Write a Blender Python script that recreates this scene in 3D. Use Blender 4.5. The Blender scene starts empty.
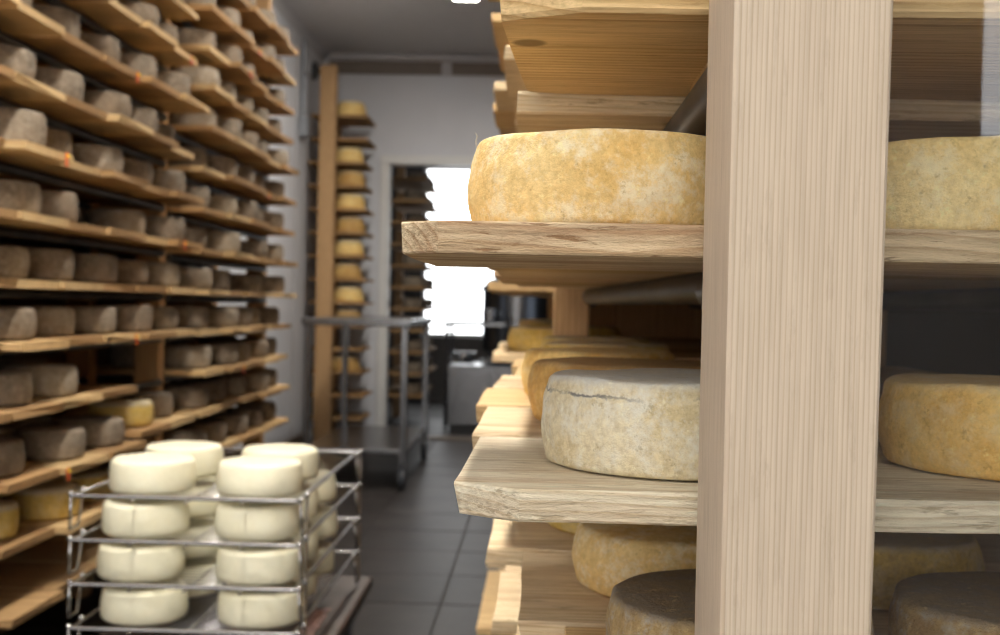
import bpy, bmesh, math, random
from mathutils import Vector, Matrix, noise

scene = bpy.context.scene
C = scene.collection
rnd = random.Random(11)

# ------------------------------------------------------------------ camera
FPX, CX, CY = 1200.0, 500.0, 317.5          # focal length in pixels of the 1000x635 frame
VPX, VPY, ROLL = 540.0, 305.0, 0.0215       # where the aisle direction vanishes, camera roll
CAM_Z = 1.10
yc = Vector(((VPX - CX) / FPX, -(VPY - CY) / FPX, -1)).normalized()
uc = Vector((ROLL, 1, 0)); zc = (uc - yc * uc.dot(yc)).normalized(); xc = yc.cross(zc)
cam_data = bpy.data.cameras.new('camera')
cam = bpy.data.objects.new('camera', cam_data); C.objects.link(cam)
cam.matrix_world = Matrix.Translation((0, 0, CAM_Z)) @ Matrix((xc, yc, zc)).to_4x4()
cam_data.sensor_width = 36; cam_data.sensor_fit = 'HORIZONTAL'; cam_data.lens = FPX / 1000 * 36
cam_data.clip_start = 0.02
cam_data.dof.use_dof = True; cam_data.dof.focus_distance = 0.75; cam_data.dof.aperture_fstop = 10.5
scene.camera = cam

# ------------------------------------------------------------------ world, exposure
w = bpy.data.worlds.new('world'); scene.world = w; w.use_nodes = True
w.node_tree.nodes['Background'].inputs[0].default_value = (0.75, 0.85, 1, 1)
w.node_tree.nodes['Background'].inputs[1].default_value = 0.4
scene.view_settings.view_transform = 'Standard'
scene.view_settings.look = 'None'
scene.view_settings.gamma = 1.0
scene.view_settings.use_curve_mapping = False
scene.view_settings.exposure = 0.16
LAMP_POWER = {'front': 29.0, 'mid': 128.0, 'aisle': 42.0, 'far': 90.0}     # emission strength of the ceiling lamp diffusers
REAR_GLOW = 3.8  # strength of the unseen glowing panels added behind the camera
FAR_WINDOW = 4.0
try:
    scene.cycles.use_denoising = True
    scene.cycles.denoising_prefilter = 'ACCURATE'
    scene.cycles.filter_width = 1.1
    scene.cycles.max_bounces = 10
    scene.cycles.diffuse_bounces = 5
    scene.cycles.sample_clamp_indirect = 6
except Exception:
    pass

# ------------------------------------------------------------------ materials
def mat_base(name):
    m = bpy.data.materials.new(name); m.use_nodes = True
    nt = m.node_tree
    return m, nt, nt.nodes['Principled BSDF']

def N(nt, typ, **kw):
    n = nt.nodes.new(typ)
    for k, v in kw.items():
        if k.startswith('i_'):
            n.inputs[int(k[2:]) if k[2:].isdigit() else k[2:].replace('_', ' ')].default_value = v
        else:
            setattr(n, k, v)
    return n

def ramp(nt, fac, stops, interp='LINEAR'):
    r = N(nt, 'ShaderNodeValToRGB'); r.color_ramp.interpolation = interp
    els = r.color_ramp.elements
    while len(els) < len(stops): els.new(0.5)
    for e, (p, c) in zip(els, stops):
        e.position = p; e.color = (*c, 1) if len(c) == 3 else c
    nt.links.new(fac, r.inputs[0])
    return r

def mixc(nt, fac, a, b, mode='MIX'):
    m = N(nt, 'ShaderNodeMix', data_type='RGBA', blend_type=mode)
    for sock, v in ((m.inputs[0], fac), (m.inputs[6], a), (m.inputs[7], b)):
        if isinstance(v, bpy.types.NodeSocket): nt.links.new(v, sock)
        elif isinstance(v, (int, float)): sock.default_value = v
        else: sock.default_value = (*v, 1)
    return m.outputs[2]

def coords(nt, spread=7.0):
    tc = N(nt, 'ShaderNodeTexCoord'); oi = N(nt, 'ShaderNodeObjectInfo')
    mul = N(nt, 'ShaderNodeMath', operation='MULTIPLY'); mul.inputs[1].default_value = spread
    nt.links.new(oi.outputs['Random'], mul.inputs[0])
    return tc.outputs['Object'], mul.outputs[0], oi

def plain(name, col, rough=0.6, metal=0.0, bump=0.0, bscale=60, var=0.06):
    m, nt, p = mat_base(name)
    co, r, oi = coords(nt)
    n = N(nt, 'ShaderNodeTexNoise', noise_dimensions='4D'); n.inputs['Scale'].default_value = bscale * 0.2
    n.inputs['Detail'].default_value = 4
    nt.links.new(co, n.inputs['Vector']); nt.links.new(r, n.inputs['W'])
    lo = [max(0, c * (1 - var * 2)) for c in col]; hi = [min(1, c * (1 + var)) for c in col]
    rp = ramp(nt, n.outputs[0], [(0.3, lo), (0.7, hi)])
    nt.links.new(rp.outputs[0], p.inputs['Base Color'])
    p.inputs['Roughness'].default_value = rough; p.inputs['Metallic'].default_value = metal
    if bump:
        n2 = N(nt, 'ShaderNodeTexNoise'); n2.inputs['Scale'].default_value = bscale; n2.inputs['Detail'].default_value = 5
        nt.links.new(co, n2.inputs['Vector'])
        b = N(nt, 'ShaderNodeBump'); b.inputs['Strength'].default_value = bump; b.inputs['Distance'].default_value = 0.003
        nt.links.new(n2.outputs[0], b.inputs['Height']); nt.links.new(b.outputs[0], p.inputs['Normal'])
    return m

def wood(name, light, dark, axis='X', rings=26, distort=1.6, contrast=1.0, stain=(0.30, 0.17, 0.08), stain_amt=0.25,
         rough_sawn=0.35, ring_off=0.05, knots=(), fibre_scale=380, rough=0.75, fibre_amt=0.8, torn=0.0):
    m, nt, p = mat_base(name)
    L = nt.links.new
    co, r, oi = coords(nt, 3.0)
    # stretched coordinates along the grain, shifted per object
    mp = N(nt, 'ShaderNodeMapping')
    s = {'X': (0.07, 1, 1), 'Y': (1, 0.07, 1), 'Z': (1, 1, 0.07)}[axis]
    mp.inputs['Scale'].default_value = s
    L(co, mp.inputs['Vector'])
    off = N(nt, 'ShaderNodeCombineXYZ')
    for k in range(3): 
        if 'XYZ'[k] == axis: L(r, off.inputs[k])
        else: off.inputs[k].default_value = ring_off
    jit = N(nt, 'ShaderNodeVectorMath', operation='ADD'); L(mp.outputs[0], jit.inputs[0]); L(off.outputs[0], jit.inputs[1])
    # slow warp so that growth rings wander
    wn = N(nt, 'ShaderNodeTexNoise'); wn.inputs['Scale'].default_value = 7; wn.inputs['Detail'].default_value = 2
    L(jit.outputs[0], wn.inputs['Vector'])
    sc = N(nt, 'ShaderNodeVectorMath', operation='SCALE'); sc.inputs['Scale'].default_value = 0.05 * distort
    L(wn.outputs[1], sc.inputs[0])
    ad = N(nt, 'ShaderNodeVectorMath', operation='ADD'); L(jit.outputs[0], ad.inputs[0]); L(sc.outputs[0], ad.inputs[1])
    wv = N(nt, 'ShaderNodeTexWave', wave_type='RINGS', rings_direction=axis, wave_profile='SAW')
    wv.inputs['Scale'].default_value = rings; wv.inputs['Distortion'].default_value = 0.6
    wv.inputs['Detail'].default_value = 2; wv.inputs['Detail Scale'].default_value = 3
    L(ad.outputs[0], wv.inputs['Vector'])
    mid = [l * 0.55 + d * 0.45 for l, d in zip(light, dark)]
    rp = ramp(nt, wv.outputs[1], [(0.0, light), (0.55, [l * (1 - .35 * contrast) + mm * .35 * contrast for l, mm in zip(light, mid)]),
                                  (0.9, [l * (1 - .8 * contrast) + d * .8 * contrast for l, d in zip(light, dark)]), (1.0, light)])
    # fibres
    mf = N(nt, 'ShaderNodeMapping'); mf.inputs['Scale'].default_value = tuple(0.035 if v < 1 else 1 for v in s); L(co, mf.inputs['Vector'])
    af = N(nt, 'ShaderNodeVectorMath', operation='ADD'); L(mf.outputs[0], af.inputs[0]); L(off.outputs[0], af.inputs[1])
    fn = N(nt, 'ShaderNodeTexNoise'); fn.inputs['Scale'].default_value = fibre_scale; fn.inputs['Detail'].default_value = 3
    L(af.outputs[0], fn.inputs['Vector'])
    fr = ramp(nt, fn.outputs[0], [(0.3, (0.74, 0.70, 0.64)), (0.62, (1.08, 1.07, 1.06))])
    c1 = mixc(nt, fibre_amt, rp.outputs[0], fr.outputs[0], 'MULTIPLY')
    # blotchy stains and board to board tint
    sn = N(nt, 'ShaderNodeTexNoise'); sn.inputs['Scale'].default_value = 22; sn.inputs['Detail'].default_value = 6
    sn.inputs['Roughness'].default_value = 0.7
    L(jit.outputs[0], sn.inputs['Vector'])
    sr = ramp(nt, sn.outputs[0], [(0.5, (0, 0, 0)), (0.75, (stain_amt,) * 3)])
    c2 = mixc(nt, sr.outputs[0], c1, stain)
    if torn:
        mt = N(nt, 'ShaderNodeMapping'); mt.inputs['Scale'].default_value = tuple(0.16 if v < 1 else 1 for v in s); L(co, mt.inputs['Vector'])
        at_ = N(nt, 'ShaderNodeVectorMath', operation='ADD'); L(mt.outputs[0], at_.inputs[0]); L(off.outputs[0], at_.inputs[1])
        tn = N(nt, 'ShaderNodeTexNoise'); tn.inputs['Scale'].default_value = 150; tn.inputs['Detail'].default_value = 6; tn.inputs['Roughness'].default_value = 0.7
        L(at_.outputs[0], tn.inputs['Vector'])
        td = ramp(nt, tn.outputs[0], [(0.36, (torn,) * 3), (0.43, (0, 0, 0))])
        c2 = mixc(nt, td.outputs[0], c2, [d * 0.62 for d in dark])
        tl = ramp(nt, tn.outputs[0], [(0.57, (0, 0, 0)), (0.66, (torn * .8,) * 3)])
        c2 = mixc(nt, tl.outputs[0], c2, [min(.92, l * 1.12) for l in light])
        bn = N(nt, 'ShaderNodeTexNoise'); bn.inputs['Scale'].default_value = 30; bn.inputs['Detail'].default_value = 5; L(at_.outputs[0], bn.inputs['Vector'])
        bd = ramp(nt, bn.outputs[0], [(0.50, (0, 0, 0)), (0.66, (torn * .7,) * 3)])
        c2 = mixc(nt, bd.outputs[0], c2, stain)
    tint = ramp(nt, oi.outputs['Random'], [(0, (0.86, 0.83, 0.80)), (0.5, (1.0, 1.0, 1.0)), (1, (1.05, 0.99, 0.92))])
    c3 = mixc(nt, 1.0, c2, tint.outputs[0], 'MULTIPLY')
    for (kx, ky, kz, sx, sy) in knots:
        v = N(nt, 'ShaderNodeVectorMath', operation='SUBTRACT'); L(co, v.inputs[0]); v.inputs[1].default_value = (kx, ky, kz)
        v2 = N(nt, 'ShaderNodeVectorMath', operation='MULTIPLY'); L(v.outputs[0], v2.inputs[0]); v2.inputs[1].default_value = (1 / sx, 1 / sy, 8)
        wv2 = N(nt, 'ShaderNodeVectorMath', operation='ADD'); L(v2.outputs[0], wv2.inputs[0]); L(sc.outputs[0], wv2.inputs[1])
        ln = N(nt, 'ShaderNodeVectorMath', operation='LENGTH'); L(wv2.outputs[0], ln.inputs[0])
        kr = ramp(nt, ln.outputs['Value'], [(0.45, (0.85,) * 3), (0.62, (0.75,) * 3), (0.85, (0, 0, 0))])
        c3 = mixc(nt, kr.outputs[0], c3, [d * 0.42 for d in dark])
    L(c3, p.inputs['Base Color'])
    p.inputs['Roughness'].default_value = rough
    p.inputs['Specular IOR Level'].default_value = 0.25
    rn = N(nt, 'ShaderNodeTexNoise'); rn.inputs['Scale'].default_value = 90; rn.inputs['Detail'].default_value = 6
    mr = N(nt, 'ShaderNodeMapping'); mr.inputs['Scale'].default_value = tuple(0.25 if v < 1 else 1 for v in s); L(co, mr.inputs['Vector'])
    L(mr.outputs[0], rn.inputs['Vector'])
    hm = N(nt, 'ShaderNodeMath', operation='ADD'); L(rn.outputs[0], hm.inputs[0]); L(tn.outputs[0] if torn else fn.outputs[0], hm.inputs[1])
    b = N(nt, 'ShaderNodeBump'); b.inputs['Strength'].default_value = rough_sawn; b.inputs['Distance'].default_value = 0.006
    L(hm.outputs[0], b.inputs['Height']); L(b.outputs[0], p.inputs['Normal'])
    return m

def rind(name, pale, deep, patch, patch_amt=0.5, top=None, top_amt=0.0, half_h=0.03, speck=0.6, scale=1.0, bump=0.5,
         crust=None, crust_z=0.0, rough=0.8, fine_amt=0.75):
    """Natural cheese rind: two mottled colours, mould patches, dark specks, cloth texture, optional bloom on the top face."""
    m, nt, p = mat_base(name)
    L = nt.links.new
    co, r, oi = coords(nt, 9.0)
    def noise4(sc, det=5, ro=0.6, ofs=0.0):
        n = N(nt, 'ShaderNodeTexNoise', noise_dimensions='4D')
        n.inputs['Scale'].default_value = sc * scale; n.inputs['Detail'].default_value = det; n.inputs['Roughness'].default_value = ro
        a = N(nt, 'ShaderNodeMath', operation='ADD'); a.inputs[1].default_value = ofs
        L(r, a.inputs[0]); L(a.outputs[0], n.inputs['W']); L(co, n.inputs['Vector'])
        return n.outputs[0]
    big = noise4(16, 6, 0.65); fine = noise4(190, 4, 0.75, 3.1); pt = noise4(46, 7, 0.75, 7.7)
    c = ramp(nt, big, [(0.32, deep), (0.62, pale)]).outputs[0]
    f = ramp(nt, fine, [(0.32, (0.60, 0.54, 0.46)), (0.62, (1.14, 1.14, 1.14))]).outputs[0]
    c = mixc(nt, fine_amt, c, f, 'MULTIPLY')
    pf = ramp(nt, pt, [(0.48, (0, 0, 0)), (0.62, (patch_amt,) * 3)]).outputs[0]
    c = mixc(nt, pf, c, patch)
    if top:
        sp = N(nt, 'ShaderNodeSeparateXYZ'); L(co, sp.inputs[0])
        mr = N(nt, 'ShaderNodeMapRange'); mr.inputs[1].default_value = half_h * 0.80; mr.inputs[2].default_value = half_h * 1.0
        mr.inputs[4].default_value = top_amt; L(sp.outputs[2], mr.inputs[0])
        tn = ramp(nt, pt, [(0.35, (0.65,) * 3), (0.6, (1, 1, 1))]).outputs[0]
        mm = N(nt, 'ShaderNodeMath', operation='MULTIPLY'); L(mr.outputs[0], mm.inputs[0]); L(tn, mm.inputs[1])
        c = mixc(nt, mm.outputs[0], c, top)
    if crust:
        sp2 = N(nt, 'ShaderNodeSeparateXYZ'); L(co, sp2.inputs[0])
        wob = N(nt, 'ShaderNodeMath', operation='MULTIPLY_ADD'); L(pt, wob.inputs[0]); wob.inputs[1].default_value = 0.016; wob.inputs[2].default_value = -0.008 - crust_z
        az = N(nt, 'ShaderNodeMath', operation='ADD'); L(sp2.outputs[2], az.inputs[0]); L(wob.outputs[0], az.inputs[1])
        ab = N(nt, 'ShaderNodeMath', operation='ABSOLUTE'); L(az.outputs[0], ab.inputs[0])
        cr = N(nt, 'ShaderNodeMapRange'); cr.inputs[1].default_value = 0.0014; cr.inputs[2].default_value = 0.0005; L(ab.outputs[0], cr.inputs[0])
        cg = ramp(nt, big, [(0.43, (0, 0, 0)), (0.52, (0.85,) * 3)]).outputs[0]
        cm = N(nt, 'ShaderNodeMath', operation='MULTIPLY'); L(cr.outputs[0], cm.inputs[0]); L(cg, cm.inputs[1])
        c = mixc(nt, cm.outputs[0], c, crust)
    if fine_amt > .3:
        fl = noise4(95, 8, 0.8, 5.3)
        fw = ramp(nt, fl, [(0.56, (0, 0, 0)), (0.63, (0.55,) * 3)]).outputs[0]
        c = mixc(nt, fw, c, [min(.92, v * 1.2 + .06) for v in pale])
        fd = ramp(nt, fl, [(0.36, (0.6,) * 3), (0.42, (0, 0, 0))]).outputs[0]
        c = mixc(nt, fd, c, [v * .55 for v in deep])
    vo = N(nt, 'ShaderNodeTexVoronoi', voronoi_dimensions='4D'); vo.inputs['Scale'].default_value = 75 * scale
    L(co, vo.inputs['Vector']); L(r, vo.inputs['W'])
    sf = ramp(nt, vo.outputs['Distance'], [(0.06, (speck,) * 3), (0.16, (0, 0, 0))]).outputs[0]
    sg = ramp(nt, pt, [(0.50, (0, 0, 0)), (0.56, (1, 1, 1))]).outputs[0]
    sfm = mixc(nt, 1.0, sf, sg, 'MULTIPLY')
    c = mixc(nt, sfm, c, [d * 0.22 for d in deep])
    L(c, p.inputs['Base Color'])
    p.inputs['Roughness'].default_value = rough
    p.inputs['Specular IOR Level'].default_value = 0.3
    hs = N(nt, 'ShaderNodeMath', operation='ADD'); L(fine, hs.inputs[0]); L(pt, hs.inputs[1])
    hv = N(nt, 'ShaderNodeMath', operation='ADD'); L(hs.outputs[0], hv.inputs[0])
    cl = ramp(nt, vo.outputs['Distance'], [(0.0, (0.4,) * 3), (0.2, (1, 1, 1))]).outputs[0]; L(cl, hv.inputs[1])
    b = N(nt, 'ShaderNodeBump'); b.inputs['Strength'].default_value = bump; b.inputs['Distance'].default_value = 0.003
    L(hv.outputs[0], b.inputs['Height']); L(b.outputs[0], p.inputs['Normal'])
    return m

def emit(name, col, strength):
    m, nt, p = mat_base(name)
    p.inputs['Base Color'].default_value = (*col, 1)
    p.inputs['Emission Color'].default_value = (*col, 1); p.inputs['Emission Strength'].default_value = strength
    return m

def thin_glass(name):
    m, nt, p = mat_base(name)
    nt.nodes.remove(p)
    out = nt.nodes['Material Output']
    t = N(nt, 'ShaderNodeBsdfTransparent'); t.inputs[0].default_value = (0.985, 0.985, 0.98, 1)
    g = N(nt, 'ShaderNodeBsdfGlossy'); g.inputs['Roughness'].default_value = 0.01
    fz = N(nt, 'ShaderNodeFresnel'); fz.inputs[0].default_value = 1.5
    mx = N(nt, 'ShaderNodeMixShader')
    nt.links.new(fz.outputs[0], mx.inputs[0]); nt.links.new(t.outputs[0], mx.inputs[1]); nt.links.new(g.outputs[0], mx.inputs[2])
    nt.links.new(mx.outputs[0], out.inputs[0])
    return m

M = {}
M['wall'] = plain('wall_panel', (0.68, 0.69, 0.73), 0.45, bump=0.05, bscale=20, var=0.02)
M['wall_shade'] = plain('wall_shade', (0.07, 0.060, 0.053), 0.6, var=0.04)  # dark tone stands in for the shade deep behind the right rack
M['ceiling'] = plain('ceiling_panel', (0.55, 0.53, 0.52), 0.5, var=0.02)
M['trim'] = plain('trim_grey', (0.50, 0.49, 0.50), 0.4, var=0.03)
M['fascia'] = plain('fascia_brown', (0.20, 0.16, 0.13), 0.55, var=0.05)
M['tile'] = plain('floor_tile', (0.034, 0.029, 0.027), 0.42, bump=0.12, bscale=25, var=0.25)
M['tile'].node_tree.nodes['Principled BSDF'].inputs['Specular IOR Level'].default_value = 0.13
M['grout'] = plain('grout', (0.03, 0.027, 0.025), 0.7, var=0.1)
M['steel'] = plain('stainless_steel', (0.27, 0.275, 0.29), 0.27, 1.0, bump=0.03, bscale=80, var=0.08)
M['steel_dark'] = plain('dark_steel', (0.14, 0.145, 0.155), 0.4, 0.9, var=0.1)
M['chrome'] = plain('chrome_wire', (0.62, 0.62, 0.63), 0.22, 1.0, var=0.05)
M['galv'] = plain('galvanised_pipe', (0.10, 0.102, 0.105), 0.40, 0.7, bump=0.15, bscale=40, var=0.25)
M['rubber'] = plain('rubber', (0.03, 0.035, 0.045), 0.6, var=0.1)
M['deck'] = plain('brown_deck', (0.085, 0.062, 0.052), 0.45, bump=0.1, var=0.2)
M['plastic'] = plain('grey_plastic', (0.28, 0.30, 0.33), 0.5, var=0.05)
M['black'] = plain('black_plastic', (0.02, 0.02, 0.022), 0.4, var=0.1)
M['white_paint'] = plain('white_enamel', (0.75, 0.75, 0.74), 0.35, var=0.02)
M['tag'] = plain('orange_tag', (0.75, 0.13, 0.02), 0.5, var=0.15)
M['tag_yellow'] = plain('yellow_tag', (0.85, 0.55, 0.03), 0.5, var=0.1)
M['tag_red'] = plain('red_tag', (0.55, 0.06, 0.03), 0.5, var=0.1)
M['cloth'] = plain('pink_reflection', (0.50, 0.33, 0.30), 0.85, bump=0.5, bscale=120, var=0.3)  # colour of a pinkish reflection on the dolly deck
M['thread'] = plain('pale_thread', (0.75, 0.68, 0.55), 0.8)
M['board'] = wood('shelf_wood', (0.63, 0.46, 0.24), (0.38, 0.23, 0.10), 'X', rings=46, contrast=0.9, stain_amt=0.4)
M['board_old'] = wood('old_shelf_wood', (0.46, 0.295, 0.14), (0.26, 0.14, 0.056), 'X', rings=42, contrast=0.9, stain_amt=0.5,
                      stain=(0.18, 0.10, 0.05))
M['board_pale'] = wood('pale_shelf_wood', (0.78, 0.66, 0.45), (0.52, 0.37, 0.19), 'X', torn=0.6, rings=56, contrast=0.8, stain_amt=0.4,
                       stain=(0.42, 0.25, 0.14), rough_sawn=0.6)
M['board_bleached'] = wood('brightened_shelf_wood', (0.90, 0.83, 0.65), (0.68, 0.53, 0.32), 'X', torn=0.7, rings=56, contrast=0.8, stain_amt=0.25,
                           stain=(0.52, 0.36, 0.21), rough_sawn=0.9)  # lightened to make up for light missing on this board's top
M['board_knot'] = wood('knotty_shelf_wood', (0.74, 0.575, 0.32), (0.43, 0.27, 0.105), 'X', torn=0.35, rings=38, contrast=1.0, stain_amt=0.4,
                       stain=(0.34, 0.19, 0.09), rough_sawn=0.4, knots=((-0.388, -0.055, -0.011, 0.016, 0.016), (0.12, 0.03, -0.011, 0.02, 0.012)))
M['board_mid'] = wood('split_shelf_wood', (0.80, 0.66, 0.44), (0.44, 0.27, 0.13), 'X', torn=0.95, rings=60, contrast=0.85, stain_amt=0.75,
                      stain=(0.36, 0.19, 0.10), rough_sawn=0.9)
M['post'] = wood('planed_post_wood', (0.645, 0.545, 0.425), (0.42, 0.295, 0.19), 'Z', rings=140, distort=0.35, contrast=0.7, stain_amt=0.12, torn=0.14,
                 rough_sawn=0.10, ring_off=0.13, fibre_amt=0.4, stain=(0.40, 0.31, 0.24))
M['shade_wood'] = wood('dark_shade_wood', (0.20, 0.125, 0.07), (0.12, 0.07, 0.035), 'Z', rings=30, distort=0.6, contrast=0.8, rough_sawn=0.2)  # dark tone imitating shade behind the left rack
M['post_old'] = wood('old_post_wood', (0.50, 0.32, 0.165), (0.32, 0.18, 0.08), 'Z', rings=24, distort=0.6, contrast=0.8, rough_sawn=0.2)

M['rind_gold'] = rind('golden_rind', (0.82, 0.64, 0.31), (0.70, 0.45, 0.15), (0.84, 0.77, 0.57), 0.7, speck=0.85, bump=0.55, fine_amt=0.5)
M['rind_straw'] = rind('straw_rind', (0.90, 0.74, 0.38), (0.78, 0.55, 0.20), (0.90, 0.82, 0.56), 0.6, speck=0.7, bump=0.6, fine_amt=0.5)
M['rind_pale'] = rind('pale_bloomy_rind', (0.76, 0.69, 0.50), (0.66, 0.55, 0.32), (0.78, 0.76, 0.66), 0.8, fine_amt=0.6, top=(0.66, 0.66, 0.63), top_amt=0.95,
                      half_h=0.0325, speck=0.5, bump=0.7, crust=(0.14, 0.14, 0.14), crust_z=0.021)
M['rind_orange'] = rind('orange_rind', (0.86, 0.64, 0.25), (0.72, 0.43, 0.11), (0.78, 0.66, 0.40), 0.5, fine_amt=0.5, top=(0.55, 0.48, 0.32), top_amt=0.6,
                        half_h=0.0325, speck=0.7, bump=0.6)
M['rind_amber'] = rind('amber_rind', (0.60, 0.38, 0.12), (0.42, 0.22, 0.06), (0.58, 0.48, 0.28), 0.4, top=(0.40, 0.31, 0.18), top_amt=0.7,
                       half_h=0.03, speck=0.5)
M['rind_mould'] = rind('mouldy_brown_rind', (0.52, 0.38, 0.18), (0.34, 0.22, 0.10), (0.50, 0.50, 0.46), 0.7, top=(0.20, 0.16, 0.12), top_amt=0.85,
                       half_h=0.03, speck=0.8, bump=0.8)
M['rind_yellow'] = rind('yellow_rind', (0.72, 0.53, 0.16), (0.55, 0.37, 0.08), (0.66, 0.58, 0.36), 0.5, top=(0.50, 0.45, 0.36), top_amt=0.8,
                        half_h=0.03, speck=0.3)
M['rind_grey'] = rind('grey_mould_rind', (0.275, 0.225, 0.17), (0.14, 0.108, 0.078), (0.38, 0.335, 0.27), 0.6, speck=0.7, scale=1.2, bump=0.9)
M['rind_brown'] = rind('brown_mould_rind', (0.27, 0.21, 0.15), (0.14, 0.105, 0.07), (0.34, 0.30, 0.25), 0.45, speck=0.6, scale=1.2, bump=0.9)
M['rind_light'] = rind('light_grey_mould_rind', (0.35, 0.295, 0.225), (0.21, 0.165, 0.115), (0.44, 0.395, 0.33), 0.6, speck=0.5, scale=1.2, bump=0.9)
M['fresh'] = rind('fresh_cheese', (0.90, 0.87, 0.67), (0.87, 0.83, 0.61), (0.91, 0.885, 0.72), 0.4, speck=0.04, fine_amt=0.12, bump=0.10, scale=0.6, rough=0.42)

# ------------------------------------------------------------------ mesh helpers
class MB:
    def __init__(self): self.v = []; self.f = []
    def add(self, v, f):
        n = len(self.v); self.v += [tuple(p) for p in v]; self.f += [tuple(i + n for i in q) for q in f]; return self
    def box(self, x0, x1, y0, y1, z0, z1):
        return self.add([(x0, y0, z0), (x1, y0, z0), (x1, y1, z0), (x0, y1, z0), (x0, y0, z1), (x1, y0, z1), (x1, y1, z1), (x0, y1, z1)],
                        [(0, 3, 2, 1), (4, 5, 6, 7), (0, 1, 5, 4), (1, 2, 6, 5), (2, 3, 7, 6), (3, 0, 4, 7)])
    def cbox(self, x0, x1, y0, y1, z0, z1, b):
        """box with chamfered edges"""
        bm = bmesh.new(); bmesh.ops.create_cube(bm, size=1)
        for q in bm.verts:
            q.co = ((x0 + x1) / 2 + q.co.x * (x1 - x0), (y0 + y1) / 2 + q.co.y * (y1 - y0), (z0 + z1) / 2 + q.co.z * (z1 - z0))
        bmesh.ops.bevel(bm, geom=list(bm.edges), offset=b, segments=1, affect='EDGES', profile=0.5)
        bm.verts.index_update()
        self.add([q.co[:] for q in bm.verts], [[q.index for q in f.verts] for f in bm.faces]); bm.free(); return self
    def tube(self, pts, r, seg=8, caps=True):
        pts = [Vector(p) for p in pts]; n = len(pts); rings = []
        up = Vector((0, 0, 1))
        for i, p in enumerate(pts):
            d = (pts[min(i + 1, n - 1)] - pts[max(i - 1, 0)]).normalized()
            a = d.cross(up)
            if a.length < 1e-3: a = d.cross(Vector((1, 0, 0)))
            a.normalize(); b = a.cross(d).normalized()
            rr = r[i] if isinstance(r, (list, tuple)) else r
            rings.append([p + a * math.cos(2 * math.pi * k / seg) * rr + b * math.sin(2 * math.pi * k / seg) * rr for k in range(seg)])
        v = [q for ring in rings for q in ring]; f = []
        for i in range(n - 1):
            for k in range(seg):
                k2 = (k + 1) % seg
                f.append((i * seg + k, i * seg + k2, (i + 1) * seg + k2, (i + 1) * seg + k))
        if caps: f.append(tuple(range(seg - 1, -1, -1))); f.append(tuple((n - 1) * seg + k for k in range(seg)))
        return self.add(v, f)
    def lathe(self, prof, seg=32, center=(0, 0, 0), axis='Z'):
        cx, cy, cz = center; v = []; f = []; idx = []
        for (r, z) in prof:
            if r < 1e-6: idx.append([len(v)]); v.append((0, 0, z))
            else:
                idx.append(list(range(len(v), len(v) + seg)))
                v += [(r * math.cos(2 * math.pi * k / seg), r * math.sin(2 * math.pi * k / seg), z) for k in range(seg)]
        for a, b in zip(idx, idx[1:]):
            for k in range(seg):
                k2 = (k + 1) % seg
                if len(a) == 1 and len(b) == 1: continue
                if len(a) == 1: f.append((a[0], b[k2], b[k]))
                elif len(b) == 1: f.append((a[k], a[k2], b[0]))
                else: f.append((a[k], a[k2], b[k2], b[k]))
        if axis == 'X': v = [(z, y, -x) for x, y, z in v]
        if axis == 'Y': v = [(x, z, -y) for x, y, z in v]
        return self.add([(x + cx, y + cy, z + cz) for x, y, z in v], f)
    def mesh(self, name, mat, smooth=False, angle=None):
        me = bpy.data.meshes.new(name); me.from_pydata(self.v, [], self.f); me.update()
        if mat: me.materials.append(M[mat] if isinstance(mat, str) else mat)
        if smooth:
            me.polygons.foreach_set('use_smooth', [True] * len(me.polygons))
            if angle: me.set_sharp_from_angle(angle=angle)
        return me

WORLD = {}
def link(name, me, loc=(0, 0, 0), parent=None, rot=None):
    o = bpy.data.objects.new(name, me); C.objects.link(o)
    loc = Vector(loc); WORLD[o.name] = loc
    if parent: o.parent = parent; o.location = loc - WORLD[parent.name]
    else: o.location = loc
    if rot: o.rotation_euler = rot
    return o
def tag(o, label=None, cat=None, group=None, kind=None):
    if label: o['label'] = label
    if cat: o['category'] = cat
    if group: o['group'] = group
    if kind: o['kind'] = kind
    return o
def thing(name, loc, label, cat, group=None): return tag(link(name, None, loc), label, cat, group)
def struct(name, mb, mat, parent=None, loc=(0, 0, 0), smooth=False):
    o = link(name, mb.mesh(name, mat, smooth), loc, parent)
    if not parent: o['kind'] = 'structure'
    return o

# ------------------------------------------------------------------ the room
XL, XR, YB, YR, ZC = -1.78, 0.98, 9.6, -2.2, 3.07
XA = 2.4                                     # the space behind the camera is wider
DX0, DX1, DZ = -1.22, 0.35, 2.20             # door opening in the back wall
floor = struct('floor', MB().box(-3.0, 3.0, YR - .1, 14.0, -0.12, -0.006), 'grout')
TS = 0.47
tile_me = MB().cbox(-TS / 2 + .004, TS / 2 - .004, -TS / 2 + .004, TS / 2 - .004, -0.0055, 0.0, 0.0015).mesh('tile', 'tile')
for i in range(-4, 4):
    for j in range(-4, 23):
        x = -0.338 + (i + .5) * TS; y = 4.36 + (j - 3.5) * TS
        if not (XL - .1 < x < 1.2 and -0.2 < y < 11.2): continue
        link('tile', tile_me, (x, y, rnd.uniform(-.0008, .0008)), floor)
ceil = struct('ceiling', MB().box(XL - .1, XA + .1, YR - .1, YB, ZC, ZC + .1), 'ceiling')
struct('wall_left', MB().box(XL - .1, XL, YR - .1, YB, -.006, ZC), 'wall')
struct('wall_right', MB().box(XR, XR + .1, 0.3, YB, -.006, ZC).box(XR, XA, 0.2, 0.3, -.006, ZC).box(XA, XA + .1, YR - .1, 0.3, -.006, ZC), 'wall_shade')
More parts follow.
